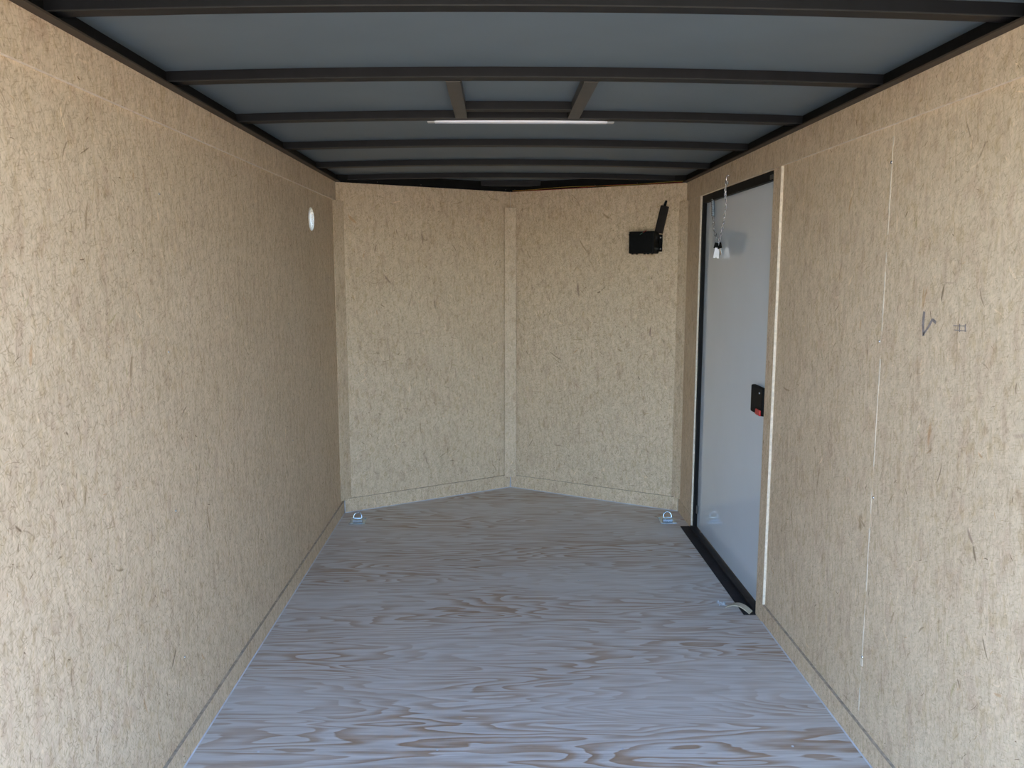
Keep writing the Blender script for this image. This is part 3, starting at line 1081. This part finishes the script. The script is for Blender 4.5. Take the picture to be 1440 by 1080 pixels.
# ------------------------------------------------------------------ round vent in the left wall
t = empty('wall_vent', matrix=FR_L @ Matrix.Translation((VU, -T, VV)))
m = MB()
N = 40
prof = [(0.036, 0.0005), (0.036, 0.004), (0.045, 0.005), (0.050, 0.0035), (0.051, 0.0005)]
rr = []
for (r, y) in prof:
    rr.append([m.bm.verts.new((r * math.cos(2 * math.pi * k / N), y, r * math.sin(2 * math.pi * k / N))) for k in range(N)])
for A, B in zip(rr[:-1], rr[1:]):
    for k in range(N):
        f = m._face([A[k], A[(k + 1) % N], B[(k + 1) % N], B[k]])
        f.smooth = True
for k in range(N):
    m._face([rr[-1][k], rr[-1][(k + 1) % N], rr[0][(k + 1) % N], rr[0][k]])
add(m, 'rim', M['vent'], t)
nl = 8
for i in range(nl):
    z = -0.031 + 0.062 * i / (nl - 1)
    w = math.sqrt(max(0.0, 0.0365 ** 2 - z * z))
    m = MB().prism([(-0.006, z - 0.0045), (0.006, z + 0.0025), (0.006, z + 0.0040), (-0.006, z - 0.0030)], 'x', -w, w)
    add(m, 'louver', M['vent'], t)
m = MB()
c = [m.bm.verts.new((0.037 * math.cos(2 * math.pi * k / N), -0.008, 0.037 * math.sin(2 * math.pi * k / N))) for k in range(N)]
m._face(c)
c2 = [m.bm.verts.new((0.037 * math.cos(2 * math.pi * k / N), -0.0095, 0.037 * math.sin(2 * math.pi * k / N))) for k in range(N)]
m._face(c2[::-1])
for k in range(N):
    m._face([c[k], c[(k + 1) % N], c2[(k + 1) % N], c2[k]])
add(m, 'backing', M['vent'], t)
thing(t, 'small round louvered vent glowing with daylight in the left wall', 'vent')

# ------------------------------------------------------------------ tie-down rings on the floor
def d_ring(x, y, rz, lab):
    t = empty('tie_down_ring', (x, y, 0))
    t.rotation_euler = (0, 0, rz)
    m = MB().box(-0.041, 0.041, -0.055, 0.055, 0.0004, 0.0035, 0.001)
    m.build('base_plate', M['zinc'], t)
    m = MB()
    pr = [(-0.014, 0.0035), (-0.0095, 0.0135), (0.0095, 0.0135), (0.014, 0.0035)]
    m.prism([(p[0] - 0.018, p[1]) for p in pr], 'x', -0.024, 0.024)
    m.build('strap', M['zinc'], t)
    m = MB()
    pts = []
    for i in range(25):
        a = -0.45 + (math.pi + 0.9) * i / 24
        up = 0.0205 * (1 + math.sin(a))
        pts.append((0.0205 * math.cos(a), -0.018 + 0.25 * up, 0.0075 + up))
    m.tube(pts, 0.0038, 10, closed=True)
    m.build('ring', M['zinc'], t)
    for sx in (-1, 1):
        m = MB().cyl((sx * 0.030, 0.035, 0.003), (sx * 0.030, 0.035, 0.0065), 0.006, 12)
        m.build('plate_bolt', M['zinc'], t)
    thing(t, lab, 'tie-down ring', 'floor tie-down rings')
d_ring(-0.794, 4.098, 0.0, 'steel tie-down ring on a floor plate in the left front corner')
d_ring(0.796, 4.082, 0.0, 'steel tie-down ring on a floor plate beside the door')

# ------------------------------------------------------------------ loose bits by the sill
m = MB()
A = Vector((0.795, 2.958))
B = Vector((0.868, 2.900))
d = (B - A)
ln = d.length
d.normalize()
s = Vector((-d.y, d.x))
n = 14
rows = []
for i in range(n + 1):
    f = i / n
    c = A + d * ln * f
    z = 0.0045 + 0.024 * math.sin(math.pi * (0.08 + 0.92 * f) * 0.93)
    w = 0.016
    rows.append([m.bm.verts.new((c.x + s.x * w * k, c.y + s.y * w * k, z + dz)) for k, dz in ((-1, 0), (1, 0), (1, 0.003), (-1, 0.003))])
for i in range(n):
    for k in range(4):
        m._face([rows[i][k], rows[i][(k + 1) % 4], rows[i + 1][(k + 1) % 4], rows[i + 1][k]])
m._face(rows[0])
m._face(rows[-1][::-1])
o = m.build('curled_offcut', M['tan'])
thing(o, 'curled tan offcut lying on the floor at the door sill', 'offcut')
m = MB()
rnd = random.Random(9)
gx = 6
grid = []
for i in range(gx):
    grid.append([m.bm.verts.new((0.772 + 0.006 * i + rnd.uniform(-0.002, 0.002), 2.985 + 0.008 * j + rnd.uniform(-0.002, 0.002), max(0.0008, rnd.uniform(-0.002, 0.011)))) for j in range(gx)])
for i in range(gx - 1):
    for j in range(gx - 1):
        m._face([grid[i][j], grid[i + 1][j], grid[i + 1][j + 1], grid[i][j + 1]])
o = m.build('plastic_scrap', M['wrap'])
sm = o.modifiers.new('thickness', 'SOLIDIFY')
sm.thickness = 0.0004
sm.offset = 1
thing(o, 'tiny crumpled clear plastic scrap beside the curled tan offcut', 'plastic scrap')
